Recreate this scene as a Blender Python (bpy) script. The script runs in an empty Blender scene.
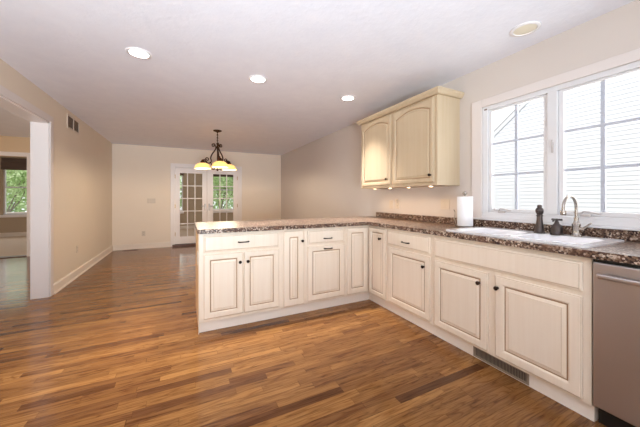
import bpy, bmesh, math, random
from mathutils import Vector, Matrix
from mathutils.geometry import tessellate_polygon
random.seed(7)
PI = math.pi
SC = bpy.context.scene
COL = SC.collection

# ------------------------------------------------------------------ camera
FPX, YAW, CYP, CAMH = 277.4, 26.18, 198.0, 1.209
cam_d = bpy.data.cameras.new('camera')
cam = bpy.data.objects.new('camera', cam_d)
COL.objects.link(cam)
cam.location = (0, 0, CAMH)
cam.rotation_euler = (PI/2, 0, -math.radians(YAW))
cam_d.sensor_fit = 'HORIZONTAL'
cam_d.sensor_width = 36
cam_d.lens = 36*FPX/640
cam_d.shift_y = -(213.5-CYP)/640
cam_d.clip_start = .02
SC.camera = cam

# ------------------------------------------------------------------ world, light, exposure
SC.view_settings.view_transform = 'Standard'
SC.view_settings.look = 'None'
SC.view_settings.gamma = 1
SC.view_settings.use_curve_mapping = False
SC.view_settings.exposure = 0.52
SC.cycles.max_bounces = 10
SC.cycles.diffuse_bounces = 6
SC.cycles.transparent_max_bounces = 16
SC.cycles.sample_clamp_indirect = 6
SC.cycles.caustics_reflective = False
SC.cycles.caustics_refractive = False
SC.cycles.use_denoising = True
w = bpy.data.worlds.new('sky'); SC.world = w
w.use_nodes = True
bg = w.node_tree.nodes['Background']
bg.inputs[0].default_value = (.92, .96, 1.0, 1)
bg.inputs[1].default_value = 1.0

def area(name, loc, rot, sx, sy, power, color):
    l = bpy.data.lights.new(name, 'AREA'); l.shape = 'RECTANGLE'; l.size = sx; l.size_y = sy
    l.energy = power; l.color = color
    o = bpy.data.objects.new(name, l); o.location = loc; o.rotation_euler = rot
    COL.objects.link(o); return o
sun_d = bpy.data.lights.new('sun', 'SUN'); sun_d.energy = 1.1; sun_d.angle = .02; sun_d.color = (1, .97, .92)
sun = bpy.data.objects.new('sun', sun_d); COL.objects.link(sun)
sun.rotation_euler = Vector((.72, -.12, -.68)).to_track_quat('-Z', 'Y').to_euler()
# fill lamp added behind the camera, aimed up and forward to brighten the ceiling
fl = area('ceiling_fill', (-.2, -2.2, .9), (PI-.97, 0, 0), 1.4, 1.2, 101, (.78, .90, 1))
fl.data.spread = 1.7
# daylight at the kitchen and sunroom windows, added fill at the rear and study ones
area('rear_fill', (.75, -2.96, 1.3), (PI/2, 0, 0), 2.7, 1.8, 9, (.97, .97, 1))       # faces +Y; added fill from behind the camera, at an invented window
area('daylight_kitchen_window', (2.80, 1.12, 1.62), (0, PI/2, 0), 1.0, 1.2, 7, (1, .99, .97))     # faces -X
area('study_fill', (-6.45, 4.6, 1.35), (0, -PI/2, 0), 1.5, 2.0, 60, (1, .93, .82))      # faces +X; added warm fill for the study, at an invented window
area('daylight_sunroom', (-1.5, 12.0, 1.5), (-PI/2, 0, 0), 8.0, 1.4, 18, (.97, 1, .97))           # faces -Y

# ------------------------------------------------------------------ node helpers
def srgb(r, g, b):
    f = lambda c: (c/255/12.92) if c/255 <= .04045 else ((c/255+.055)/1.055)**2.4
    return (f(r), f(g), f(b), 1)

def mat(name, col, rough=.5, metal=0, coat=0, spec=.5, emit=None, es=0):
    m = bpy.data.materials.new(name); m.use_nodes = True
    p = m.node_tree.nodes['Principled BSDF']
    p.inputs['Base Color'].default_value = col
    p.inputs['Roughness'].default_value = rough
    p.inputs['Metallic'].default_value = metal
    p.inputs['Coat Weight'].default_value = coat
    p.inputs['Specular IOR Level'].default_value = spec
    if emit:
        p.inputs['Emission Color'].default_value = emit
        p.inputs['Emission Strength'].default_value = es
    return m

class NT:
    def __init__(s, m): s.t = m.node_tree; s.p = s.t.nodes['Principled BSDF']
    def n(s, typ, **kw):
        o = s.t.nodes.new(typ)
        for k, v in kw.items(): setattr(o, k, v)
        return o
    def l(s, a, b): s.t.links.new(a, b)
    def math(s, op, a, b=None, c=None):
        o = s.n('ShaderNodeMath', operation=op)
        for i, v in enumerate((a, b, c)):
            if v is None: continue
            if isinstance(v, (int, float)): o.inputs[i].default_value = v
            else: s.l(v, o.inputs[i])
        return o.outputs[0]
    def coord(s, scale=(1, 1, 1), kind='Object'):
        tc = s.n('ShaderNodeTexCoord'); mp = s.n('ShaderNodeMapping')
        mp.inputs['Scale'].default_value = scale
        s.l(tc.outputs[kind], mp.inputs[0]); return mp.outputs[0]
    def noise(s, vec, scale, detail=3, rough=.5):
        o = s.n('ShaderNodeTexNoise'); o.inputs['Scale'].default_value = scale
        o.inputs['Detail'].default_value = detail; o.inputs['Roughness'].default_value = rough
        if vec is not None: s.l(vec, o.inputs['Vector'])
        return o.outputs['Fac']
    def ramp(s, fac, stops, interp='LINEAR'):
        o = s.n('ShaderNodeValToRGB'); o.color_ramp.interpolation = interp
        el = o.color_ramp.elements
        while len(el) < len(stops): el.new(.5)
        for e, (p, c) in zip(el, stops): e.position = p; e.color = c
        s.l(fac, o.inputs[0]); return o.outputs[0]
    def mix(s, fac, a, b, mode='MIX'):
        o = s.n('ShaderNodeMix', data_type='RGBA', blend_type=mode)
        for i, v in ((0, fac), (6, a), (7, b)):
            if isinstance(v, (int, float)): o.inputs[i].default_value = v
            elif isinstance(v, tuple): o.inputs[i].default_value = v
            else: s.l(v, o.inputs[i])
        return o.outputs[2]
    def bump(s, h, strength, dist):
        o = s.n('ShaderNodeBump'); o.inputs['Strength'].default_value = strength
        o.inputs['Distance'].default_value = dist
        s.l(h, o.inputs['Height']); s.l(o.outputs[0], s.p.inputs['Normal'])

def wall_mat(name, col, amp=.03):
    m = mat(name, col, .75, spec=.3); t = NT(m)
    v = t.coord()
    n = t.noise(v, 1.3, 3)
    c2 = tuple(x*(1-amp) for x in col[:3])+(1,)
    t.l(t.ramp(n, [(.3, c2), (.7, col)]), t.p.inputs['Base Color'])
    t.bump(t.noise(v, 180, 2), .12, .002)
    return m

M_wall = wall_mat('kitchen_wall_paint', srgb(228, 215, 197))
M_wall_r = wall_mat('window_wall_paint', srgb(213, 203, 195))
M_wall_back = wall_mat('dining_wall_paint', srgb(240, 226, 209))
M_study = wall_mat('study_wall_paint', srgb(222, 196, 164))
M_tan = wall_mat('sunroom_wall_paint', srgb(190, 170, 145))
M_trim = mat('white_trim_paint', srgb(242, 234, 230), .4)
NT(M_trim).bump(NT(M_trim).noise(None, 60), .02, .001)
M_casing = wall_mat('casing_paint', srgb(226, 217, 212))
M_vinyl = mat('white_window_vinyl', srgb(226, 225, 226), .35)
# ceiling: fine knockdown texture
M_ceil = mat('ceiling_texture', srgb(233, 232, 240), .85, spec=.2)
t = NT(M_ceil); v = t.coord()
n = t.noise(v, 6, 6, .65)
t.l(t.ramp(n, [(.35, srgb(234, 234, 242)), (.65, srgb(238, 238, 245))]), t.p.inputs['Base Color'])
t.bump(t.ramp(t.noise(v, 22, 5, .6), [(.45, (0, 0, 0, 1)), (.6, (1, 1, 1, 1))]), .12, .006)

# hardwood strip floor, boards along X
M_floor = mat('oak_strip_floor', srgb(150, 95, 50), .22, coat=.0, spec=.3)
t = NT(M_floor)
tc = t.n('ShaderNodeTexCoord'); sp = t.n('ShaderNodeSeparateXYZ'); t.l(tc.outputs['Object'], sp.inputs[0])
BW = .057
ry = t.math('DIVIDE', sp.outputs['Y'], BW); row = t.math('FLOOR', ry); fy = t.math('FRACT', ry)
wn = t.n('ShaderNodeTexWhiteNoise', noise_dimensions='1D'); t.l(row, wn.inputs['W'])
rx = t.math('ADD', t.math('DIVIDE', sp.outputs['X'], .62), t.math('MULTIPLY', wn.outputs['Value'], 7.3))
# wobble the board lengths
wob = t.n('ShaderNodeTexNoise', noise_dimensions='2D'); wob.inputs['Scale'].default_value = 1.0; wob.inputs['Detail'].default_value = 0
cv = t.n('ShaderNodeCombineXYZ'); t.l(t.math('MULTIPLY', rx, .7), cv.inputs[0]); t.l(t.math('MULTIPLY', row, 3.7), cv.inputs[1]); t.l(cv.outputs[0], wob.inputs['Vector'])
rx = t.math('ADD', rx, t.math('MULTIPLY', wob.outputs['Fac'], 1.1))
cell = t.math('FLOOR', rx); fx = t.math('FRACT', rx)
cv2 = t.n('ShaderNodeCombineXYZ'); t.l(cell, cv2.inputs[0]); t.l(row, cv2.inputs[1])
wn2 = t.n('ShaderNodeTexWhiteNoise', noise_dimensions='2D'); t.l(cv2.outputs[0], wn2.inputs['Vector'])
rnd = wn2.outputs['Value']
base = t.ramp(rnd, [(0, srgb(96, 62, 38)), (.05, srgb(122, 83, 49)), (.3, srgb(137, 96, 56)), (.65, srgb(147, 105, 61)), (.9, srgb(156, 113, 66)), (1, srgb(166, 122, 72))])
cv3 = t.n('ShaderNodeCombineXYZ')
t.l(t.math('MULTIPLY', sp.outputs['X'], 3.0), cv3.inputs[0])
t.l(t.math('MULTIPLY', sp.outputs['Y'], 38.0), cv3.inputs[1]); t.l(t.math('MULTIPLY', rnd, 60.0), cv3.inputs[2])
g1 = t.n('ShaderNodeTexNoise'); g1.inputs['Scale'].default_value = 1.0; g1.inputs['Detail'].default_value = 6
g1.inputs['Roughness'].default_value = .65; g1.inputs['Distortion'].default_value = 1.4
t.l(cv3.outputs[0], g1.inputs['Vector'])
grain = t.ramp(g1.outputs['Fac'], [(.32, srgb(120, 80, 56)), (.46, srgb(222, 206, 190)), (.62, srgb(255, 250, 240))])
c = t.mix(.72, base, grain, 'MULTIPLY')
cv4 = t.n('ShaderNodeCombineXYZ')
t.l(t.math('MULTIPLY', sp.outputs['X'], 1.3), cv4.inputs[0])
t.l(t.math('MULTIPLY', sp.outputs['Y'], 13.0), cv4.inputs[1]); t.l(t.math('MULTIPLY', rnd, 91.0), cv4.inputs[2])
g2 = t.n('ShaderNodeTexNoise'); g2.inputs['Scale'].default_value = 1.0; g2.inputs['Detail'].default_value = 2; g2.inputs['Distortion'].default_value = .6
t.l(cv4.outputs[0], g2.inputs['Vector'])
fig = t.math('FRACT', t.math('MULTIPLY', g2.outputs['Fac'], 9.0))
c = t.mix(.5, c, t.ramp(fig, [(.0, srgb(150, 104, 74)), (.22, (1, 1, 1, 1)), (.85, (1, 1, 1, 1)), (1, srgb(190, 150, 120))]), 'MULTIPLY')
# seams
ed = t.math('MINIMUM', t.math('MULTIPLY', t.math('MINIMUM', fy, t.math('SUBTRACT', 1.0, fy)), BW),
            t.math('MULTIPLY', t.math('MINIMUM', fx, t.math('SUBTRACT', 1.0, fx)), .62))
seam = t.math('LESS_THAN', ed, .0012)
c = t.mix(t.math('MULTIPLY', seam, .6), c, srgb(70, 38, 18))
t.l(c, t.p.inputs['Base Color'])
t.l(t.math('ADD', .08, t.math('MULTIPLY', g1.outputs['Fac'], .12)), t.p.inputs['Roughness'])
t.bump(t.math('SUBTRACT', t.math('MULTIPLY', g1.outputs['Fac'], .25), t.math('MULTIPLY', seam, 1.0)), .18, .001)

# cabinets
def cabinet_mat(name, col, streak):
    m = mat(name, col, .38, spec=.4); t = NT(m)
    v = t.coord((30, 30, 1.2))
    n = t.noise(v, 1.0, 4, .6)
    t.l(t.ramp(n, [(.25, streak), (.6, col)]), t.p.inputs['Base Color'])
    return m
M_cab = cabinet_mat('antique_cream_paint', srgb(235, 220, 202), srgb(230, 213, 193))
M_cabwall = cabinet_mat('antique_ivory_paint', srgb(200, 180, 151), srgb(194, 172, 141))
M_glaze = mat('brown_glaze', srgb(162, 128, 96), .5)
M_glaze_soft = mat('soft_glaze', srgb(196, 172, 142), .5)
M_glaze_up = mat('wall_cabinet_glaze', srgb(166, 138, 104), .5)
M_toe = mat('toe_board_paint', srgb(238, 226, 214), .45)
M_sidewood = cabinet_mat('tan_end_panel_wood', srgb(214, 176, 128), srgb(196, 155, 108))
# laminate that imitates granite
M_gran = mat('speckled_laminate', srgb(150, 125, 110), .30, coat=.0, spec=.2)
t = NT(M_gran); v = t.coord()
v1 = t.n('ShaderNodeTexVoronoi'); v1.inputs['Scale'].default_value = 105; t.l(v, v1.inputs['Vector'])
sc1 = t.n('ShaderNodeSeparateColor'); t.l(v1.outputs['Color'], sc1.inputs[0])
big = t.noise(v, 24, 4, .7)
f = t.math('ADD', t.math('MULTIPLY', sc1.outputs[0], .5), t.math('MULTIPLY', big, .62))
c = t.ramp(f, [(.30, srgb(34, 26, 25)), (.43, srgb(72, 52, 45)), (.54, srgb(98, 74, 60)), (.66, srgb(130, 106, 86)), (.80, srgb(206, 188, 172))])
c = t.mix(t.ramp(t.noise(v, 9, 3), [(.45, (0, 0, 0, 1)), (.7, (.5, .5, .5, 1))]), c, srgb(112, 78, 62))
t.l(c, t.p.inputs['Base Color'])
M_grille = mat('window_grille_vinyl', srgb(192, 197, 208), .4)
M_bronze = mat('oil_rubbed_bronze', srgb(48, 36, 30), .32, .85)
M_iron = mat('dark_bronze_iron', srgb(74, 48, 30), .45, .6)
M_sink = mat('white_sink_enamel', srgb(240, 238, 240), .15, coat=.5)
M_nickel = mat('brushed_nickel', srgb(178, 170, 162), .25, 1)
M_gun = mat('gunmetal', srgb(84, 76, 74), .28, .9)
M_steel = mat('brushed_stainless', srgb(186, 176, 172), .34, .9)
t = NT(M_steel); t.bump(t.noise(t.coord((400, 400, 6)), 1.0, 2), .05, .0005)
M_black = mat('black_plastic', srgb(20, 19, 20), .4)
M_paper = mat('white_paper_towel', srgb(246, 245, 246), .9, spec=.1)
t = NT(M_paper); t.bump(t.noise(t.coord(), 160, 2), .2, .001)
M_plate = mat('ivory_plate', srgb(214, 200, 183), .4)
M_slot = mat('outlet_slot', srgb(120, 105, 92), .5)
M_ventm = mat('register_metal', srgb(150, 134, 118), .45, .3)
M_ventdark = mat('register_dark', srgb(40, 32, 28), .6)
M_crank = mat('light_grey_hardware', srgb(196, 190, 188), .35, .3)
M_brass = mat('brass', srgb(190, 150, 90), .3, 1)
M_led = mat('lamp_lens_lit', srgb(255, 250, 240), .4, emit=(1, .96, .9, 1), es=9)
M_lensoff = mat('lamp_lens_unlit', srgb(232, 224, 202), .35)
M_whitemetal = mat('white_lamp_trim', srgb(238, 234, 234), .4)
M_puck = mat('puck_light_lens', srgb(255, 225, 180), .4, emit=(1, .62, .3, 1), es=12)
M_shade = mat('amber_alabaster_glass', srgb(236, 196, 120), .35, emit=srgb(250, 224, 160), es=.55)
t = NT(M_shade); n = t.noise(t.coord(), 22, 4)
t.l(t.ramp(n, [(.3, srgb(214, 180, 112)), (.7, srgb(242, 220, 160))]), t.p.inputs['Base Color'])
nt = M_shade.node_tree; tl = nt.nodes.new('ShaderNodeBsdfTranslucent'); ms = nt.nodes.new('ShaderNodeMixShader'); ms.inputs[0].default_value = .45
tl.inputs[0].default_value = srgb(250, 224, 170)
nt.links.new(nt.nodes['Principled BSDF'].outputs[0], ms.inputs[1]); nt.links.new(tl.outputs[0], ms.inputs[2]); nt.links.new(ms.outputs[0], nt.nodes['Material Output'].inputs[0])
M_bulb = mat('lit_bulb', srgb(255, 240, 210), .4, emit=(1, .85, .6, 1), es=6)
M_roman = mat('taupe_shade_fabric', srgb(104, 86, 76), .9)
M_carpet = mat('tan_sunroom_floor', srgb(204, 178, 152), .7)
t = NT(M_carpet); t.bump(t.noise(t.coord(), 90), .3, .003)
M_thresh = mat('dark_wood_threshold', srgb(92, 56, 38), .35)
M_siding = mat('white_vinyl_siding', srgb(236, 237, 242), .6)
t = NT(M_siding); t.bump(t.noise(t.coord((1, 1, 12)), 12), .06, .002)
M_roof = mat('pale_grey_shingles', srgb(190, 188, 190), .8)
t = NT(M_roof); t.l(t.ramp(t.noise(t.coord(), 20), [(.3, srgb(176, 174, 176)), (.7, srgb(204, 202, 204))]), t.p.inputs['Base Color'])
M_leaf = mat('green_leaves', srgb(126, 168, 84), .6)
t = NT(M_leaf); t.l(t.ramp(t.noise(t.coord(), 1.4, 2), [(.3, srgb(178, 206, 140)), (.7, srgb(218, 232, 184))]), t.p.inputs['Base Color'])
t.p.inputs['Transmission Weight'].default_value = 0
M_bark = mat('grey_bark', srgb(150, 140, 128), .85)
t = NT(M_bark); t.bump(t.noise(t.coord((20, 20, 3)), 1.5), .5, .02)
M_grass = mat('lawn', srgb(120, 156, 84), .9)
t = NT(M_grass); t.l(t.ramp(t.noise(t.coord(), 3, 5), [(.3, srgb(134, 138, 118)), (.7, srgb(164, 166, 146))]), t.p.inputs['Base Color'])
M_deck = mat('weathered_deck_wood', srgb(186, 170, 152), .7)
# clear pane: reflects by angle, lets light straight through
M_glass = bpy.data.materials.new('window_pane_glass'); M_glass.use_nodes = True
nt = M_glass.node_tree; nt.nodes.clear()
o_ = nt.nodes.new('ShaderNodeOutputMaterial'); mx = nt.nodes.new('ShaderNodeMixShader')
tr = nt.nodes.new('ShaderNodeBsdfTransparent'); gl = nt.nodes.new('ShaderNodeBsdfGlossy'); fr = nt.nodes.new('ShaderNodeFresnel')
gl.inputs['Roughness'].default_value = .02; fr.inputs['IOR'].default_value = 1.0
nt.links.new(fr.outputs[0], mx.inputs[0]); nt.links.new(tr.outputs[0], mx.inputs[1]); nt.links.new(gl.outputs[0], mx.inputs[2]); nt.links.new(mx.outputs[0], o_.inputs[0])

# ------------------------------------------------------------------ mesh helpers
def obj(name, bm, mats, parent=None, smooth=False, loc=None, rz=None):
    me = bpy.data.meshes.new(name)
    bmesh.ops.recalc_face_normals(bm, faces=bm.faces)
    if smooth:
        for f in bm.faces: f.smooth = True
        for e in bm.edges:
            if len(e.link_faces) == 2 and e.calc_face_angle(0) > .7: e.smooth = False
    bm.to_mesh(me); bm.free()
    for m in (mats if isinstance(mats, (list, tuple)) else [mats]): me.materials.append(m)
    o = bpy.data.objects.new(name, me); COL.objects.link(o)
    if parent: o.parent = parent
    if loc: o.location = loc
    if rz is not None: o.rotation_euler = (0, 0, rz)
    return o

def thing(name, label, cat, loc=(0, 0, 0), rz=0, group=None):
    o = bpy.data.objects.new(name, None); COL.objects.link(o)
    o.empty_display_size = .1
    o.location = loc; o.rotation_euler = (0, 0, rz)
    o['label'] = label; o['category'] = cat
    if group: o['group'] = group
    return o
def tag(o, label, cat, group=None):
    o['label'] = label; o['category'] = cat
    if group: o['group'] = group
    return o
def struct(o):
    o['kind'] = 'structure'; return o
def dup(root, loc, rz, label):
    r = root.copy(); COL.objects.link(r); r.location = loc; r.rotation_euler = (0, 0, rz); r['label'] = label
    for ch in list(root.children):
        c = ch.copy(); COL.objects.link(c); c.parent = r
        for g in list(ch.children):
            d = g.copy(); COL.objects.link(d); d.parent = c
    return r

def box(bm, a, b, bev=0, mi=0):
    r = bmesh.ops.create_cube(bm, size=1)
    vs = r['verts']
    for v in vs:
        v.co = Vector([(a[i]+b[i])/2 + v.co[i]*(b[i]-a[i]) for i in range(3)])
    fs = set(f for v in vs for f in v.link_faces)
    for f in fs: f.material_index = mi
    if bev > 0:
        es = list(set(e for v in vs for e in v.link_edges))
        r2 = bmesh.ops.bevel(bm, geom=es, offset=bev, segments=2, profile=.5, affect='EDGES')
        for f in r2['faces']: f.material_index = mi
    return bm
def nbox(a, b, bev=0): return box(bmesh.new(), a, b, bev)

def lathe(bm, prof, c=(0, 0, 0), n=24, axis='Z', mi=0, cap=True):
    rings = []
    for r, h in prof:
        ring = []
        for i in range(n):
            a = 2*PI*i/n
            p = (r*math.cos(a), r*math.sin(a), h)
            if axis == 'Y': p = (p[0], h, p[1])
            if axis == 'X': p = (h, p[0], p[1])
            ring.append(bm.verts.new((c[0]+p[0], c[1]+p[1], c[2]+p[2])))
        rings.append(ring)
    for a, b in zip(rings, rings[1:]):
        for i in range(n):
            f = bm.faces.new((a[i], a[(i+1) % n], b[(i+1) % n], b[i])); f.material_index = mi
    if cap:
        for rg in (rings[0], rings[-1]):
            try: bm.faces.new(rg).material_index = mi
            except ValueError: pass
    return bm

def tube(bm, pts, r, n=8, mi=0):
    pts = [Vector(p) for p in pts]
    rr = r if isinstance(r, (list, tuple)) else [r]*len(pts)
    rings = []; up = None
    for i, p in enumerate(pts):
        d = (pts[min(i+1, len(pts)-1)]-pts[max(i-1, 0)]).normalized()
        if up is None: up = Vector((0, 0, 1)) if abs(d.z) < .9 else Vector((1, 0, 0))
        s = d.cross(up)
        if s.length < 1e-4: s = d.orthogonal()
        s.normalize(); up = s.cross(d).normalized()
        rings.append([bm.verts.new(p + (s*math.cos(2*PI*k/n)+up*math.sin(2*PI*k/n))*rr[i]) for k in range(n)])
    for a, b in zip(rings, rings[1:]):
        for k in range(n):
            bm.faces.new((a[k], a[(k+1) % n], b[(k+1) % n], b[k])).material_index = mi
    bm.faces.new(rings[0]).material_index = mi; bm.faces.new(rings[-1]).material_index = mi
    return bm

def smooth_path(pts, k=6):
    P = [Vector(p) for p in pts]; out = []
    Q = [P[0]*2-P[1]]+P+[P[-1]*2-P[-2]]
    for i in range(1, len(Q)-2):
        for j in range(k):
            s = j/k; a, b, c, d = Q[i-1], Q[i], Q[i+1], Q[i+2]
            out.append(.5*((2*b)+(c-a)*s+(2*a-5*b+4*c-d)*s*s+(3*b-3*c+d-a)*s**3))
    out.append(P[-1]); return out

def prism(bm, outer, z0, z1, holes=(), mi=0):
    loops = [outer]+list(holes)
    flat = [p for l in loops for p in l]
    tris = tessellate_polygon([[Vector((p[0], p[1], 0)) for p in l] for l in loops])
    lo = [bm.verts.new((p[0], p[1], z0)) for p in flat]; hi = [bm.verts.new((p[0], p[1], z1)) for p in flat]
    for t_ in tris:
        bm.faces.new([hi[i] for i in t_]).material_index = mi
        bm.faces.new([lo[i] for i in reversed(t_)]).material_index = mi
    k = 0
    for l in loops:
        for i in range(len(l)):
            a, b = k+i, k+(i+1) % len(l)
            bm.faces.new((lo[a], lo[b], hi[b], hi[a])).material_index = mi
        k += len(l)
    return bm

def profile_run(bm, prof, p0, p1, mi=0, m0=None, m1=None):
    """Extrude profile [(out, z)] along a horizontal line; 'out' is to the left of p0->p1. m0/m1 = mitre slope at the ends."""
    d = Vector((p1[0]-p0[0], p1[1]-p0[1], 0)).normalized(); nrm = Vector((-d.y, d.x, 0))
    A = [bm.verts.new(Vector((p0[0], p0[1], 0))+nrm*o+Vector((0, 0, z))-d*o*(m0 or 0)) for o, z in prof]
    B = [bm.verts.new(Vector((p1[0], p1[1], 0))+nrm*o+Vector((0, 0, z))+d*o*(m1 or 0)) for o, z in prof]
    n = len(prof)
    for i in range(n): bm.faces.new((A[i], A[(i+1) % n], B[(i+1) % n], B[i])).material_index = mi
    bm.faces.new(A).material_index = mi; bm.faces.new(B).material_index = mi
    return bm

# ------------------------------------------------------------------ dimensions
XL, XR, YB, H = -1.475, 2.567, 7.82, 2.46
XF, YF = 1.959, 2.681
YR = -3.05            # wall behind the camera
E_ = .001

def wall_x(name, x0, x1, y0, y1, z1, holes, m):      # wall in a plane X = const, holes (y0, y1, z0, z1)
    bm = bmesh.new(); y = y0
    for a, b, c, d in sorted(holes):
        box(bm, (x0, y, 0), (x1, a, z1))
        if c > 0: box(bm, (x0, a, 0), (x1, b, c))
        if d < z1: box(bm, (x0, a, d), (x1, b, z1))
        y = b
    box(bm, (x0, y, 0), (x1, y1, z1))
    return struct(obj(name, bm, m))
def wall_y(name, y0, y1, x0, x1, z1, holes, m):
    bm = bmesh.new(); x = x0
    for a, b, c, d in sorted(holes):
        box(bm, (x, y0, 0), (a, y1, z1))
        if c > 0: box(bm, (a, y0, 0), (b, y1, c))
        if d < z1: box(bm, (a, y0, d), (b, y1, z1))
        x = b
    box(bm, (x, y0, 0), (x1, y1, z1))
    return struct(obj(name, bm, m))

# ------------------------------------------------------------------ room shell
struct(obj('floor', nbox((-6.7, YR-.12, -.1), (XR+.14, YB+.14, 0)), M_floor))
struct(obj('floor_sunroom', nbox((-7.2, YB+.14, -.1), (4.2, 12.3, 0)), M_carpet))
struct(obj('ceiling', nbox((-6.7, YR-.12, H), (XR+.14, YB+.14, H+.1)), M_ceil))
struct(obj('ceiling_sunroom', nbox((-7.2, YB+.14, H+.12), (4.2, 12.3, H+.2)), M_ceil))
WY0, WY1, WZ0, WZ1 = .545, 1.70, 1.045, 2.075
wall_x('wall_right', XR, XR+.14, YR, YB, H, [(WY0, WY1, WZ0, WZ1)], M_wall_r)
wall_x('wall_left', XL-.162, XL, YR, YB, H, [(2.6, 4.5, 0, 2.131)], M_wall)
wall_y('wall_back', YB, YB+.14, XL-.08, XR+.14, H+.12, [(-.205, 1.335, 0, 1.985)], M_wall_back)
wall_y('wall_study_back', YB, YB+.14, -6.7, XL-.08, H+.12, [(-5.6, -2.906, 0, 2.06)], M_study)
wall_y('wall_front', YR-.12, YR, XL, XR, H, [(-.6, 2.1, .4, 2.2)], M_wall)
wall_x('wall_study_left', -6.7, -6.55, .9, YB, H, [(3.6, 5.6, .6, 2.1)], M_wall)
wall_y('wall_study_front', .8, .9, -6.7, XL-.162, H, [], M_wall)
SUNW = [(-6.2, -5.13), (-5.05, -3.98), (-2.9, -1.9), (-1.05, -.02), (1.0, 2.05), (2.12, 3.1)]
wall_y('wall_sunroom_back', 12.1, 12.24, -7.2, 4.2, H+.12, [(a, b, .68, 2.42) for a, b in SUNW], M_tan)
wall_x('wall_sunroom_left', -7.2, -7.06, YB+.14, 12.1, H+.12, [(9, 11, .68, 2.3)], M_tan)
wall_x('wall_sunroom_right', 4.06, 4.2, YB+.14, 12.1, H+.12, [(9, 11, .68, 2.3)], M_tan)

# cased opening of the left wall: casing on the kitchen face plus white jamb lining
bm = bmesh.new()
box(bm, (XL, 4.5, 0), (XL+.016, 4.585, 2.131+.085), .004)
box(bm, (XL, 2.515, 0), (XL+.016, 2.6, 2.131+.085), .004)
box(bm, (XL, 2.6, 2.131), (XL+.016, 4.5, 2.131+.085), .004)
struct(obj('trim_1', bm, M_casing))
bm = bmesh.new()
box(bm, (XL-.164, 4.485, 0), (XL+.001, 4.5, 2.131)); box(bm, (XL-.164, 2.6, 0), (XL+.001, 2.615, 2.131))
box(bm, (XL-.164, 2.615, 2.116), (XL+.001, 4.485, 2.131))
struct(obj('trim_2', bm, M_trim))
# cased opening to the sunroom
bm = bmesh.new()
box(bm, (-2.906, YB-.016, 0), (-2.82, YB, 2.145), .004); box(bm, (-5.686, YB-.016, 0), (-5.6, YB, 2.145), .004)
box(bm, (-5.6, YB-.016, 2.06), (-2.906, YB, 2.145), .004)
struct(obj('trim_3', bm, M_trim))

struct(obj('trim_6', nbox((-5.6, YB-.02, 0), (-2.906, YB+.14, .014), .004), M_thresh))
M_base = mat('baseboard_paint', srgb(234, 222, 208), .4)
def baseboard(name, runs, m=M_base):
    bm = bmesh.new()
    for p0, p1 in runs:
        profile_run(bm, [(0, 0), (.028, 0), (.028, .012), (.020, .022), (.016, .024), (.016, .108), (.009, .122), (0, .125)], p0, p1)
    return struct(obj(name, bm, m))
baseboard('baseboard_left', [((XL, YB-.016), (XL, 4.586)), ((XL, 2.514), (XL, YR))][::-1] and [((XL, YB-.016), (XL, 4.586)), ((XL, 2.514), (XL, YR+.03))])
baseboard('baseboard_back', [((-.292, YB), (XL+.03, YB)), ((XR-.03, YB), (1.44, YB)), ((XL-.2, YB), (-2.819, YB))])
baseboard('baseboard_right', [((XR, 3.33), (XR, YB-.03))])
baseboard('baseboard_sunroom', [((4.0, 12.1), (-7.0, 12.1))])

# ------------------------------------------------------------------ kitchen window (twin casement)
win = struct(obj('window_1', None or (lambda bm: [
    box(bm, (XR-.018, WY1-.005, 1.02), (XR, WY1+.095, WZ1+.07), .004),
    box(bm, (XR-.018, WY0-.095, 1.02), (XR, WY0+.005, WZ1+.07), .004),
    box(bm, (XR-.018, WY0+.005, WZ1-.004), (XR, WY1-.005, WZ1+.07), .004)] and bm)(bmesh.new()), M_casing))
bm = bmesh.new()   # frame and centre post
gx0, gx1 = XR+.012, XR+.075
box(bm, (gx0-.01, WY1-.05, WZ0+.001), (gx1, WY1-.001, WZ1-.001), .004)
box(bm, (gx0-.01, WY0+.001, WZ0+.001), (gx1, WY0+.05, WZ1-.001), .004)
box(bm, (gx0-.01, WY0+.05, WZ1-.04), (gx1, WY1-.05, WZ1-.001), .003)
box(bm, (gx0-.01, WY0+.05, WZ0+.001), (gx1, WY1-.05, WZ0+.035), .003)
box(bm, (gx0-.014, 1.105, WZ0+.035), (gx1, 1.17, WZ1-.04), .004)
box(bm, (XR-.03, WY0-.10, 1.003), (XR-.0005, WY1+.10, 1.019), .004)
box(bm, (XR-.012, WY0+.006, 1.02), (XR-.001, WY1-.006, WZ0+.012), .002)
struct(obj('window_frame', bm, M_vinyl, win))
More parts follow.
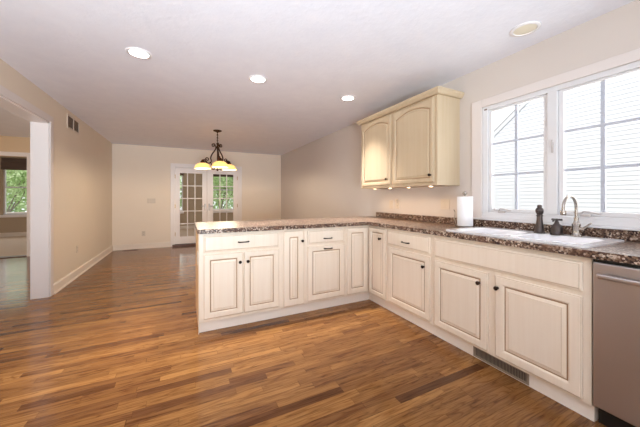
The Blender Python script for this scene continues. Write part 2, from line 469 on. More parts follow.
for k, (ya, yb) in enumerate(((1.171, 1.649), (.596, 1.104))):
    bm = bmesh.new()
    sa, sb, za, zb = ya+.034, yb-.030, 1.112, 2.017
    if k == 1: sa, sb = .641, 1.072
    X0, X1 = XR+.018, XR+.05
    box(bm, (X0, sb, WZ0+.036), (X1, yb, WZ1-.041), .004); box(bm, (X0, ya, WZ0+.036), (X1, sa, WZ1-.041), .004)
    box(bm, (X0, sa, zb), (X1, sb, WZ1-.041), .003); box(bm, (X0, sa, WZ0+.036), (X1, sb, za), .003)
    ym = (sa+sb)/2; s = struct(obj('window_sash', bm, M_vinyl, win)); bm = bmesh.new()
    box(bm, (X0+.008, ym-.012, za), (X1-.006, ym+.012, zb), .002)
    for z in (1.42, 1.713): box(bm, (X0+.009, sa, z-.010), (X1-.007, sb, z+.010), .002)
    struct(obj('window_grille', bm, M_grille, win))
    struct(obj('window_pane', nbox((XR+.033, sa, za), (XR+.036, sb, zb)), M_glass, win))
    # folding crank handle on the bottom rail
    bm = bmesh.new(); yc = 1.52 if k == 0 else .94
    box(bm, (XR-.006, yc-.03, WZ0+.03), (XR+.016, yc+.03, WZ0+.05), .004)
    tube(bm, smooth_path([(XR-.004, yc+.02, WZ0+.05), (XR-.012, yc, WZ0+.068), (XR-.014, yc-.05, WZ0+.06), (XR-.012, yc-.09, WZ0+.052)]), .005)
    lathe(bm, [(.003, -.012), (.008, -.009), (.008, .009), (.003, .012)], (XR-.012, yc+.05, WZ0+.06), 10, 'X')
    tube(bm, [(XR-.006, yc+.02, WZ0+.052), (XR-.012, yc+.05, WZ0+.06)], .004)
    struct(obj('crank_handle', bm, M_crank, win))
bm = bmesh.new()
box(bm, (XR-.012, 1.125, 1.56), (XR-.0025, 1.14, 1.64), .003); box(bm, (XR-.022, 1.128, 1.60), (XR-.012, 1.137, 1.66), .003)
struct(obj('lock_lever', bm, M_crank, win))
for yy in (1.665, .66):
    struct(obj('sash_stop', nbox((XR-.004, yy-.014, 2.038), (XR+.0015, yy+.014, 2.052), .003), M_slot, win))

# simple windows in the far rooms and behind the camera
def plain_window(name, axis, c, a, b, z0, z1, hung=True):
    bm = bmesh.new()
    def bx(u0, v0, d0, u1, v1, d1, bev=.003):
        if axis == 'Y': box(bm, (u0, c+d0, v0), (u1, c+d1, v1), bev)
        else: box(bm, (c+d0, u0, v0), (c+d1, u1, v1), bev)
    tfr = .045
    bx(a, z0, .03, a+tfr, z1, .09); bx(b-tfr, z0, .03, b, z1, .09)
    bx(a+tfr, z1-tfr, .03, b-tfr, z1, .09); bx(a+tfr, z0, .03, b-tfr, z0+tfr, .09)
    if hung: bx(a+tfr, (z0+z1)/2-.025, .035, b-tfr, (z0+z1)/2+.02, .085)
    wn_ = struct(obj(name, bm, M_vinyl))
    bm = bmesh.new()
    if axis == 'Y': box(bm, (a+tfr, c+.058, z0+tfr), (b-tfr, c+.061, z1-tfr))
    else: box(bm, (c+.058, a+tfr, z0+tfr), (c+.061, b-tfr, z1-tfr))
    struct(obj('window_pane', bm, M_glass, wn_))
    return wn_
wi = 2
for a, b in SUNW:
    plain_window('window_%d' % wi, 'Y', 12.1, a, b, .68, 2.42)
    bm = bmesh.new()
    box(bm, (a-.06, 12.05, .60), (b+.06-.03, 12.099, .679), .004)
    struct(obj('window_sill', bm, M_trim, bpy.data.objects['window_%d' % wi])); wi += 1
plain_window('window_%d' % wi, 'Y', YR-.12, -.6, 2.1, .4, 2.2); wi += 1  # unseen window added to let light in behind the camera
plain_window('window_%d' % wi, 'X', -6.7, 3.6, 5.6, .6, 2.1); wi += 1  # unseen window added as a light source for the study
plain_window('window_%d' % wi, 'X', -7.2, 9, 11, .68, 2.3); wi += 1
plain_window('window_%d' % wi, 'X', 4.06, 9, 11, .68, 2.3); wi += 1

# roman shades drawn up over the sunroom windows
for i, (a, b) in enumerate(SUNW):
    if i in (0, 2, 5): continue      # the photo shows nothing of these
    bm = bmesh.new()
    prof = [(.0, 2.46), (.03, 2.46), (.035, 2.34)]
    for k in range(5):
        z = 2.32-k*.045
        prof += [(.055, z), (.06, z-.02), (.05, z-.038)]
    prof += [(.0, 2.09)]
    profile_run(bm, prof, (b+.02, 12.098), (a-.02, 12.098))
    desc = ['leftmost taupe folded shade, mostly left of the study opening', 'taupe folded shade over the far window seen through the left opening',
            'taupe folded shade hidden behind the wall between study and dining room', 'taupe folded shade seen through the left glazed door',
            'taupe folded shade seen through the right glazed door', 'rightmost taupe folded shade behind the dining room wall'][i]
    tag(obj('roman_shade', bm, M_roman), desc, 'window shade', 'folded shades on the sunroom windows')

# ------------------------------------------------------------------ french doors
bm = bmesh.new()
box(bm, (-.292, YB-.02, 0), (-.204, YB, 2.073), .005); box(bm, (1.334, YB-.02, 0), (1.438, YB, 2.073), .005)
box(bm, (-.204, YB-.02, 1.984), (1.334, YB, 2.073), .005)
box(bm, (-.205, YB, .0), (-.193, YB+.139, 1.985)); box(bm, (1.322, YB, 0), (1.335, YB+.139, 1.985)); box(bm, (-.193, YB, 1.972), (1.322, YB+.139, 1.985))
struct(obj('trim_4', bm, M_trim))
struct(obj('trim_5', nbox((-.25, YB-.06, 0), (1.39, YB+.139, .05), .006), M_thresh))
def french_door(n, x0, x1, g0, g1, hx):
    bm = bmesh.new()
    z0, z1, ga, gb = .053, 1.968, .232, 1.841
    Y0, Y1 = YB+.004, YB+.046
    box(bm, (x0, Y0, z0), (g0, Y1, z1), .003); box(bm, (g1, Y0, z0), (x1, Y1, z1), .003)
    box(bm, (g0, Y0, gb), (g1, Y1, z1), .003); box(bm, (g0, Y0, z0), (g1, Y1, ga), .003)
    d = struct(obj('door_%d' % n, bm, M_trim))
    bm = bmesh.new()
    for k in (1, 2):
        x = g0+(g1-g0)*k/3; box(bm, (x-.011, Y0+.006, ga), (x+.011, Y1-.006, gb), .003)
    for k in range(1, 5):
        z = ga+(gb-ga)*k/5; box(bm, (g0, Y0+.007, z-.011), (g1, Y1-.007, z+.011), .003)
    struct(obj('muntins', bm, M_trim, d))
    struct(obj('door_glass', nbox((g0, YB+.023, ga), (g1, YB+.027, gb)), M_glass, d))
    bm = bmesh.new()
    box(bm, (hx-.02, Y0-.006, .88), (hx+.02, Y0, 1.06), .003)
    lathe(bm, [(.008, -.05), (.008, -.006)], (hx, Y0, 1.0), 12, 'Y')
    sgn = -1 if n == 1 else 1
    tube(bm, smooth_path([(hx, Y0-.05, 1.0), (hx+sgn*.05, Y0-.052, 1.003), (hx+sgn*.1, Y0-.045, .997)]), .008)
    struct(obj('door_handle', bm, M_crank, d))
    bm = bmesh.new()
    for z in (.3, 1.0, 1.75): box(bm, ((x0 if n == 1 else x1)-.008, Y0-.004, z-.05), ((x0 if n == 1 else x1)+.008, Y0+.004, z+.05), .002)
    struct(obj('door_hinges', bm, M_brass, d))
french_door(1, -.192, .545, -.084, .436, .50)
french_door(2, .551, 1.321, .701, 1.217, .605)

# ------------------------------------------------------------------ cabinet parts (local frame: x along the face, y = 0 face plane, -y towards the room)
def rect_ring(x0, z0, x1, z1, ins, arch=0, n=12):
    a, b, c, d = x0+ins, x1-ins, z0+ins, z1-ins
    pts = [(a, c), (b, c)]
    for i in range(n+1):
        s = i/n; x = b+(a-b)*s
        pts.append((x, d-arch*(2*s-1)**2))
    return pts
def ring_loft(bm, rings, cap=True):
    """rings: list of (points, y, material of the band that leads to this ring)"""
    prev = None
    for pts, y, mi in rings:
        vs = [bm.verts.new((p[0], y, p[1])) for p in pts]
        if prev:
            n = len(vs)
            for i in range(n):
                bm.faces.new((prev[i], prev[(i+1) % n], vs[(i+1) % n], vs[i])).material_index = mi
        else:
            bm.faces.new(vs)
        prev = vs
    bm.faces.new(prev).material_index = 0
TH = .020
def door_mesh(x0, z0, x1, z1, stile=.055, arch=0, glazed=True, outer=True):
    bm = bmesh.new(); R = lambda i, a=0: rect_ring(x0, z0, x1, z1, i, a)
    g = 1
    ring_loft(bm, [(R(0), -.0005, 0), (R(0), -TH+.007, 0), (R(.003), -TH+.004, 0), (R(.005), -TH+.0035, 2), (R(.009), -TH, 0),
                   (R(stile-.010, arch), -TH, 0), (R(stile-.004, arch), -TH+.003, 0), (R(stile, arch), -TH+.010, 0), (R(stile+.0045, arch), -TH+.011, g),
                   (R(stile+.0075, arch), -TH+.010, g), (R(stile+.028, arch*.9), -TH+.003, 0), (R(stile+.030, arch*.9), -TH+.002, 2), (R(stile+.032, arch*.9), -TH+.002, 0)])
    return bm
def drawer_mesh(x0, z0, x1, z1):
    bm = bmesh.new(); R = lambda i: rect_ring(x0, z0, x1, z1, i)
    ring_loft(bm, [(R(0), -.0005, 0), (R(0), -TH+.009, 0), (R(.004), -TH+.006, 0), (R(.011), -TH+.0045, 0), (R(.0135), -TH+.0035, 2), (R(.016), -TH, 0)])
    return bm
CM = [M_cab, M_glaze, M_glaze_soft]
def knob(parent, x, z, y=-TH, m=M_bronze):
    bm = bmesh.new()
    lathe(bm, [(.009, 0), (.009, -.003), (.005, -.006), (.005, -.014), (.010, -.017), (.0145, -.021), (.0145, -.026), (.010, -.030), (.003, -.0315)], (x, y-.0003, z), 16, 'Y')
    return obj('knob', bm, m, parent, True)
def pull(parent, x, z, y=-TH, half=.048):
    bm = bmesh.new()
    pts = smooth_path([(x-half, y-.001, z), (x-half+.006, y-.016, z), (x-half*.4, y-.026, z), (x+half*.4, y-.026, z), (x+half-.006, y-.016, z), (x+half, y-.001, z)])
    n = len(pts); tube(bm, pts, [.0045+.0025*abs(math.cos(PI*i/(n-1))) for i in range(n)], 8)
    return obj('drawer_pull', bm, M_bronze, parent, True)
CTB, CTT, TOE = .892, .932, .094
def carcass(w, depth, z0=TOE, z1=CTB-.001):
    """box with open-looking face frame edge lines"""
    bm = bmesh.new()
    box(bm, (.0005, 0, z0), (w-.0005, depth, z1), .0015)
    return bm
def toe(w, depth, t_=.03, x0=.0005): return nbox((x0, t_, 0), (w-.0005, depth, TOE-.001))

# A: double-door drawer cabinet at the free end of the peninsula
def base(name, label, loc, rz, w, depth=.605):
    r = thing(name, label, 'cabinet', loc, rz, 'cream base cabinets')
    obj('carcass', carcass(w, depth), CM, r)
    obj('toe_board', toe(w, depth), M_toe, r)
    return r
DZ0, DZ1 = .125, .702
PX0 = .123
A = base('base_cabinet', 'cream two-door base cabinet at the peninsula free end, wide drawer on top', (PX0, YF, 0), 0, .765)
o = obj('side_panel', nbox((-.004, .018, .05), (0, .605, CTB-.002)), M_sidewood, A); o['label'] = 'tan wood side panel'
obj('end_stile', nbox((-.004, 0, .0), (0, .017, CTB-.002)), M_cab, A)
d = obj('drawer', drawer_mesh(.036, .722, .732, .872), CM, A); pull(d, .384, .797)
d = obj('door', door_mesh(.036, DZ0, .381, DZ1), CM, A); knob(d, .349, .612)
d = obj('door', door_mesh(.389, DZ0, .732, DZ1), CM, A); knob(d, .421, .612)
# B: tall narrow door
B = base('base_cabinet', 'narrow cream base cabinet with one tall slim door, second from the free end', (.888, YF, 0), 0, .257)
d = obj('door', door_mesh(.014, .108, .238, .872, .066), CM, B); knob(d, .212, .766)
# C: drawer over tilt-out door
Cc = base('base_cabinet', 'cream base cabinet with small drawer above a door with a bar pull', (1.145, YF, 0), 0, .49)
d = obj('drawer', drawer_mesh(.024, .722, .468, .866), CM, Cc); pull(d, .258, .775)
d = obj('door', door_mesh(.022, .122, .472, .700, .058), CM, Cc); pull(d, .260, .664)
# D/E: corner cabinet with two narrow doors meeting in the inside corner
K = thing('corner_base_cabinet', 'cream corner base cabinet with two slim tall doors meeting in the inside corner', 'cabinet', (XF, YF, 0), 0, 'cream base cabinets')
x0 = 1.636-XF; y1 = .605; xr = XR-.002-XF; ye = 2.345-YF
bm = bmesh.new(); L = [(x0, 0), (0, 0), (0, ye), (xr, ye), (xr, y1), (x0, y1)]
prism(bm, L, TOE, CTB-.001); obj('carcass', bm, CM, K)
bm = bmesh.new(); prism(bm, [(x0, .03), (.03, .03), (.03, ye), (xr, ye), (xr, y1), (x0, y1)], 0, TOE-.001); obj('toe_board', bm, M_toe, K)
obj('door', door_mesh(x0+.014, .118, -.022, .872, .062), CM, K)
d = obj('door', door_mesh(.022, .108, .322, .872, .052), CM, K, rz=-PI/2); knob(d, .243, .762)
# run under the window: local x goes towards -Y
Fq = base('base_cabinet', 'cream base cabinet with one drawer over one door, between the corner and the sink base', (XF, 2.3445, 0), -PI/2, .604)
d = obj('drawer', drawer_mesh(.018, .716, .578, .868), CM, Fq); pull(d, .290, .776)
d = obj('door', door_mesh(.030, .120, .578, .690, .058), CM, Fq); knob(d, .520, .592)
G = base('sink_base_cabinet', 'wide cream sink base cabinet with long false drawer panel and two big doors', (XF, 1.7395, 0), -PI/2, 1.05)
# cut-down carcass so the sink bowl fits
old = [c_ for c_ in G.children if c_.name.startswith('carcass')][0]
bpy.data.objects.remove(old)
bm = bmesh.new()
box(bm, (.0005, 0, TOE), (1.0495, .02, CTB-.001), .001); box(bm, (.0005, .02, TOE), (.018, .605, CTB-.001)); box(bm, (1.032, .02, TOE), (1.0495, .605, CTB-.001))
box(bm, (.018, .02, TOE), (1.032, .605, TOE+.02)); box(bm, (.018, .595, TOE+.02), (1.032, .605, CTB-.001))
obj('carcass', bm, CM, G)
d = obj('false_drawer_panel', drawer_mesh(.022, .700, 1.014, .858), CM, G)
d = obj('door', door_mesh(.026, .113, .492, .672, .056), CM, G); knob(d, .435, .590)
d = obj('door', door_mesh(.544, .113, 1.014, .672, .062), CM, G); knob(d, .566, .590)
# toe-kick register
V = thing('toe_kick_register', 'long low metal vent grille set in the toe board under the sink cabinet', 'vent', (XF+.0285, 1.383, .008), -PI/2)
bm = bmesh.new()
box(bm, (0, -.006, 0), (.38, 0, .013), .001); box(bm, (0, -.006, .067), (.38, 0, .080), .001); box(bm, (0, -.006, .013), (.016, 0, .067), .001); box(bm, (.364, -.006, .013), (.38, 0, .067), .001)
obj('frame', bm, M_ventm, V)
bm = bmesh.new()
for k in range(36): box(bm, (.019+k*.0096, -.0045, .013), (.0225+k*.0096, -.001, .067))
obj('louvres', bm, M_ventm, V)
obj('backing', nbox((.016, -.0009, .013), (.364, -.0001, .067)), M_ventdark, V)

# ------------------------------------------------------------------ dishwasher
D = thing('dishwasher', 'stainless steel dishwasher at the right edge beside the sink cabinet', 'dishwasher', (XF, .684, 0), -PI/2)
obj('body', nbox((.004, .03, .11), (.606, .58, CTB-.012)), M_black, D)
bm = bmesh.new(); box(bm, (.004, -.022, .115), (.606, .028, .872), .006); dr = obj('door', bm, M_steel, D)
bm = bmesh.new(); box(bm, (.03, -.062, .796), (.58, -.040, .822), .008)
box(bm, (.045, -.045, .800), (.065, -.0225, .818), .003); box(bm, (.545, -.045, .800), (.565, -.0225, .818), .003)
obj('handle', bm, M_steel, dr)
obj('control_strip', nbox((.004, -.015, .8735), (.606, .028, .888), .002), M_black, D)
o = obj('toe_panel', nbox((.004, .05, .0), (.606, .08, .109)), M_black, D); o['label'] = 'black recessed toe panel'

# ------------------------------------------------------------------ countertop
SX0, SX1, SY0, SY1 = 1.975, 2.500, .716, 1.640
FX = XF-.037; FYc = YF-.037
def arc(cx, cy, r, a0, a1, n=6): return [(cx+r*math.cos(math.radians(a0+(a1-a0)*i/n)), cy+r*math.sin(math.radians(a0+(a1-a0)*i/n))) for i in range(n+1)]
outer = arc(PX0-.013+.025, FYc+.025, .025, 180, 270)+[(FX-.012, FYc), (FX, FYc-.012), (FX, .07), (XR-.001, .07), (XR-.001, 3.47)]+arc(PX0-.013+.025, 3.47-.025, .025, 90, 180)
hole = [(SX0+.03, SY0+.03), (SX1-.03, SY0+.03), (SX1-.03, SY1-.03), (SX0+.03, SY1-.03)]
bm = bmesh.new(); prism(bm, outer, CTB, CTT, [hole])
ct = obj('countertop', bm, M_gran)
md = ct.modifiers.new('edge', 'BEVEL'); md.width = .011; md.segments = 3; md.limit_method = 'ANGLE'; md.angle_limit = math.radians(50)
tag(ct, 'L-shaped brown speckled laminate worktop over the peninsula and sink cabinets', 'countertop')
# knee space bracket/back panel on the dining side
bs = obj('backsplash', nbox((XR-.022, .07, CTT+.0005), (XR-.001, 3.31, 1.002), .004), M_gran)
tag(bs, 'low brown speckled backsplash strip along the wall under the window', 'backsplash')

# ------------------------------------------------------------------ sink, cast as one rounded sheet
S = thing('sink', 'white drop-in double-bowl sink in the worktop under the window', 'sink', (0, 0, CTT+.0005))
def rrect(x0, y0, x1, y1, r, n=4):
    return arc(x1-r, y0+r, r, -90, 0, n)+arc(x1-r, y1-r, r, 0, 90, n)+arc(x0+r, y1-r, r, 90, 180, n)+arc(x0+r, y0+r, r, 180, 270, n)
bm = bmesh.new()
bowls = [(SX0+.045, SY0+.05, SX1-.115, (SY0+SY1)/2-.018), (SX0+.045, (SY0+SY1)/2+.018, SX1-.115, SY1-.05)]
prism(bm, rrect(SX0, SY0, SX1, SY1, .03), 0, .012, [rrect(*b_, .05) for b_ in bowls])
obj('rim', bm, M_sink, S)
for b_ in bowls:
    bm = bmesh.new(); prev = None
    for ins, z, r in ((-.002, .0119, .052), (.006, .004, .048), (.010, -.03, .046), (.018, -.15, .042), (.04, -.185, .04), (.09, -.19, .03)):
        vs = [bm.verts.new((p[0], p[1], z)) for p in rrect(b_[0]+ins, b_[1]+ins, b_[2]-ins, b_[3]-ins, r)]
        if prev:
            for i in range(len(vs)): bm.faces.new((prev[i], prev[(i+1) % len(vs)], vs[(i+1) % len(vs)], vs[i]))
        prev = vs
    bm.faces.new(prev)
    bw = obj('bowl', bm, M_sink, S, True)
    sd = bw.modifiers.new('t', 'SOLIDIFY'); sd.thickness = .004; sd.offset = 0
    bm = bmesh.new(); lathe(bm, [(.001, .003), (.03, .003), (.042, .006), (.044, .0)], ((b_[0]+b_[2])/2, (b_[1]+b_[3])/2, -.1875), 20)
    obj('drain', bm, M_nickel, S, True)
# faucet
ZS = CTT+.013
FA = thing('faucet', 'tall brushed nickel gooseneck faucet on the back rim of the sink', 'faucet', (2.425, .935, ZS))
bm = bmesh.new(); lathe(bm, [(.031, 0), (.031, .006), (.024, .012), (.021, .03), (.021, .072), (.024, .076), (.024, .086), (.017, .094), (.0135, .11), (.0135, .13)], (0, 0, 0), 24)
obj('body', bm, M_nickel, FA, True)
bm = bmesh.new()
pts = [(0, 0, .10), (0, 0, .19)]
R_ = .088
for i in range(0, 13):
    a = PI*i/12; pts.append((-R_+R_*math.cos(a), 0, .19+R_*math.sin(a)))
pts += [(-2*R_, 0, .18)]
tube(bm, pts, .009, 14); lathe(bm, [(.0145, .150), (.0165, .156), (.0165, .178), (.0145, .182)], (-2*R_, 0, 0), 14)
obj('spout', bm, M_nickel, FA, True)
bm = bmesh.new(); lathe(bm, [(.011, -.045), (.013, -.03), (.013, -.018)], (0, 0, .055), 14, 'Y'); tube(bm, [(0, -.035, .055), (-.01, -.06, .075), (-.02, -.085, .098)], [.008, .006, .005], 10)
obj('handle', bm, M_nickel, FA, True)
# side sprayer and soap pump
SP = thing('side_sprayer', 'tall tapered dark bronze side sprayer standing on the sink rim', 'sprayer', (2.405, 1.145, ZS))
bm = bmesh.new(); lathe(bm, [(.036, 0), (.036, .008), (.030, .014), (.027, .03), (.019, .10), (.018, .125), (.021, .128), (.021, .136), (.017, .140)], (0, 0, 0), 24)
obj('base', bm, M_gun, SP, True)
bm = bmesh.new(); lathe(bm, [(.017, .1402), (.022, .150), (.026, .165), (.026, .176), (.022, .186), (.015, .192), (.016, .205), (.011, .213), (.003, .215)], (0, 0, 0), 24); box(bm, (-.034, -.008, .155), (-.018, .008, .172), .003)
obj('spray_head', bm, M_gun, SP, True)
SO = thing('soap_dispenser', 'squat dark bronze soap pump between the sprayer and the faucet', 'soap dispenser', (2.41, 1.04, ZS))
bm = bmesh.new(); lathe(bm, [(.040, 0), (.041, .006), (.036, .012), (.034, .030), (.034, .052), (.028, .068), (.017, .078), (.013, .086), (.013, .094)], (0, 0, 0), 24)
obj('bottle', bm, M_gun, SO, True)
bm = bmesh.new(); lathe(bm, [(.010, .0942), (.010, .104), (.018, .107), (.018, .114), (.004, .117)], (0, 0, 0), 18); tube(bm, [(0, .03, .109), (0, -.032, .109)], .007, 8); tube(bm, [(0, 0, .109), (-.045, 0, .106), (-.052, 0, .098)], .006, 8)
obj('pump_head', bm, M_gun, SO, True)

# ------------------------------------------------------------------ paper towel holder
PT = thing('paper_towel_holder', 'upright paper towel holder with a full white roll beside the sink', 'paper towel holder', (2.395, 1.755, CTT+.0005))
bm = bmesh.new(); lathe(bm, [(.08, 0), (.082, .004), (.078, .010), (.01, .012)], (0, 0, 0), 32); obj('base', bm, M_nickel, PT, True)
bm = bmesh.new(); lathe(bm, [(.005, .011), (.005, .302)], (0, 0, 0), 12, cap=True); obj('rod', bm, M_nickel, PT, True)
bm = bmesh.new(); lathe(bm, [(.004, .3), (.010, .304), (.019, .313), (.022, .322), (.019, .332), (.010, .338), (.002, .340)], (0, 0, 0), 20); obj('finial', bm, M_nickel, PT, True)
bm = bmesh.new()
pr = [(.022, .014), (.066, .014), (.068, .018), (.068, .286), (.066, .290), (.022, .290)]
lathe(bm, pr+[pr[0]], (0, 0, 0), 40, cap=False); obj('paper_roll', bm, M_paper, PT, True)
bm = bmesh.new(); tube(bm, smooth_path([(-.055, .055, .01), (-.062, .062, .06), (-.060, .060, .14), (-.068, .068, .165)]), .004, 8); obj('tension_arm', bm, M_nickel, PT, True)

# ------------------------------------------------------------------ wall cabinet
UY0, UY1, UZ0, UZ1, UXf = 1.938, 3.236, 1.338, 2.24, 2.24
U = thing('wall_cabinet', 'ivory wall cabinet with two arched doors and crown above the worktop', 'cabinet', (UXf, UY1, 0), -PI/2)
W_ = UY1-UY0
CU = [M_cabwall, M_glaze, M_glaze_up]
obj('carcass', nbox((0, 0, UZ0), (W_, XR-UXf-.001, UZ1-.001), .0015), CU, U)
obj('corner_bead', (lambda bm: [box(bm, (W_-.018, -.004, UZ0+.03), (W_-.012, -.0002, UZ1-.04), .001), bm][1])(bmesh.new()), M_glaze_soft, U)
d = obj('door', door_mesh(.034, 1.368, .626, 2.214, .046, .055), CU, U); knob(d, .568, 1.44)
d = obj('door', door_mesh(.672, 1.368, W_-.036, 2.214, .046, .055), CU, U); knob(d, 1.232, 1.44)
bm = bmesh.new()   # crown
cp = [(0, 2.232), (.020, 2.232), (.023, 2.232), (.030, 2.237), (.042, 2.254), (.048, 2.260), (.050, 2.264), (.050, 2.286), (0, 2.286)]
profile_run(bm, cp, (W_, -.0005), (0, -.0005), m0=1, m1=1)
dp = XR-UXf-.001
profile_run(bm, cp, (W_+.0005, dp), (W_+.0005, 0), m1=1); profile_run(bm, cp, (-.0005, 0), (-.0005, dp), m0=1)
box(bm, (0, 0, UZ1), (W_, dp, 2.286)); box(bm, (-.004, -.004, 2.228), (W_+.004, -.0006, 2.2318), 0, 2)
obj('crown_moulding', bm, CU, U)
bm = bmesh.new(); profile_run(bm, [(0, 1.337), (.006, 1.337), (.006, 1.350), (0, 1.352)], (W_, -.0005), (0, -.0005)); obj('bottom_rail', bm, M_glaze_soft, U)
# puck lights under it
pk = None
for i, yy in enumerate((3.05, 2.74, 2.42, 2.10)):
    lab = ['leftmost', 'second from the left', 'third from the left', 'rightmost'][i]
    lab += ' small warm puck light under the wall cabinet'
    if pk is None:
        pk = thing('puck_light', lab, 'light', (2.33, yy, UZ0-.0005), 0, 'puck lights under the wall cabinet')
        bm = bmesh.new(); lathe(bm, [(.024, 0), (.024, -.006), (.021, -.008), (.018, -.008)], (0, 0, 0), 20); obj('housing', bm, M_whitemetal, pk, True)
        bm = bmesh.new(); lathe(bm, [(.017, -.0083), (.014, -.010), (.002, -.0105)], (0, 0, 0), 20); obj('lens', bm, M_puck, pk, True)
    else: dup(pk, (2.33, yy, UZ0-.0005), 0, lab)
    l = bpy.data.lights.new('puck_lamp', 'SPOT'); l.energy = 1.3; l.color = (1, .68, .38); l.spot_size = 2.6; l.spot_blend = .6; l.shadow_soft_size = .02
    lo = bpy.data.objects.new('puck_lamp', l); lo.location = (2.33, yy, UZ0-.025); COL.objects.link(lo)

# ------------------------------------------------------------------ outlets, switches, registers
def plate(name, label, loc, rz, w=.072, h=.115, kind='outlet', gangs=1):
    p = thing(name, label, 'outlet' if kind == 'outlet' else 'switch', loc, rz, 'wall plates')
    obj('cover_plate', nbox((-w/2, -.006, -h/2), (w/2, -.0005, h/2), .002), M_plate, p)
    for g in range(gangs):
        cx = (g-(gangs-1)/2)*.046
        if kind == 'outlet':
            for s in (-1, 1):
                bm = bmesh.new(); box(bm, (cx-.016, -.0085, s*.022-.014), (cx+.016, -.0062, s*.022+.014), .002)
                q = obj('receptacle', bm, M_plate, p)
                bm = bmesh.new(); box(bm, (cx-.008, -.0092, s*.022-.004), (cx-.005, -.0087, s*.022+.007)); box(bm, (cx+.005, -.0092, s*.022-.004), (cx+.008, -.0087, s*.022+.007))
                obj('slots', bm, M_slot, q)
        else:
            obj('toggle', nbox((cx-.016, -.0095, -.032), (cx+.016, -.0062, .032), .002), M_plate, p)
    return p
plate('switch_plate', 'single switch plate under the wall cabinet, left of the plugged outlet', (XR, 2.995, 1.12), -PI/2, kind='switch')
po = plate('outlet_plate', 'outlet plate with small plugged-in device on the kitchen wall under the cabinet', (XR, 2.868, 1.125), -PI/2)
pd = obj('plug_in_device', nbox((XR-.035, 2.850, 1.158), (XR-.010, 2.886, 1.196), .004), M_plate)
tag(pd, 'small plug-in device on the outlet above the backsplash', 'plug')
plate('switch_plate', 'double switch plate under the right end of the wall cabinet', (XR, 2.117, 1.14), -PI/2, .116, .115, 'switch', 2)
plate('outlet_plate', 'outlet plate low on the dining room back wall left of the glazed doors', (-.86, YB, .36), 0)
plate('switch_plate', 'wide triple switch plate on the dining room back wall left of the glazed doors', (-.70, YB, 1.14), 0, .17, .115, 'switch', 3)
plate('outlet_plate', 'outlet plate low on the left wall past the opening', (XL, 5.49, .42), PI/2)
plate('outlet_plate', 'white outlet plate on the tan end panel of the peninsula', (PX0-.0042, YF+.10, .66), -PI/2)

# return air grille high on the left wall
RG = thing('return_grille', 'square double air grille high on the left wall near the ceiling', 'vent', (XL, 5.32, 2.30), PI/2)
bm = bmesh.new(); hw, hh = .25, .10
box(bm, (-hw, -.010, -hh), (hw, -.0005, -hh+.022), .002); box(bm, (-hw, -.010, hh-.022), (hw, -.0005, hh), .002)
box(bm, (-hw, -.010, -hh+.022), (-hw+.025, -.0005, hh-.022), .002); box(bm, (hw-.025, -.010, -hh+.022), (hw, -.0005, hh-.022), .002); box(bm, (-.012, -.010, -hh+.022), (.012, -.0005, hh-.022), .002)
obj('frame', bm, M_plate, RG)
bm = bmesh.new()
for k in range(11):
    z = -hh+.028+k*.0135
    for a, b in ((-hw+.025, -.012), (.012, hw-.025)): box(bm, (a, -.007, z), (b, -.002, z+.004))
obj('louvres', bm, M_ventm, RG)
obj('backing', nbox((-hw+.024, -.0018, -hh+.02), (hw-.024, -.0006, hh-.02)), M_roman, RG)
# floor register
FR = thing('floor_register', 'dark floor register by the back wall in the far left corner', 'vent', (-1.10, 7.70, 0.0005), 0)
bm = bmesh.new(); box(bm, (-.15, -.05, 0), (.15, -.035, .006), .001); box(bm, (-.15, .035, 0), (.15, .05, .006), .001); box(bm, (-.15, -.035, 0), (-.135, .035, .006), .001); box(bm, (.135, -.035, 0), (.15, .035, .006), .001)
obj('frame', bm, M_thresh, FR)
bm = bmesh.new()
for k in range(18): box(bm, (-.13+k*.0148, -.035, 0), (-.124+k*.0148, .035, .004))
obj('louvres', bm, M_thresh, FR)

# ------------------------------------------------------------------ recessed ceiling lights
def downlight(loc, label, lens, power):
    r = thing('recessed_light', label, 'ceiling light', loc, 0, 'recessed ceiling lights')
    bm = bmesh.new(); lathe(bm, [(.095, 0), (.095, -.004), (.088, -.008), (.074, -.008), (.070, -.001)], (0, 0, -.0005), 32, cap=False); obj('trim_ring', bm, M_whitemetal, r, True)
    bm = bmesh.new(); lathe(bm, [(.071, -.001), (.071, -.003), (.05, -.006), (.002, -.008)], (0, 0, -.0005), 32); obj('lens', bm, lens, r, True)
    if power:
        l = bpy.data.lights.new('downlight_lamp', 'AREA'); l.shape = 'DISK'; l.size = .13; l.spread = 1.3; l.energy = power; l.color = (1, .95, .9)
        o = bpy.data.objects.new('downlight_lamp', l); o.location = (loc[0], loc[1], loc[2]-.012); COL.objects.link(o)
    return r
downlight((-.345, 2.837, H), 'leftmost lit round recessed light in the kitchen ceiling', M_led, 8)
downlight((.702, 2.905, H), 'middle of the three lit recessed ceiling lights', M_led, 8)
downlight((1.845, 2.96, H), 'rightmost lit recessed light, nearest the wall cabinet', M_led, 8)
downlight((2.268, 1.173, H), 'unlit recessed ceiling light above the window', M_lensoff, 0)

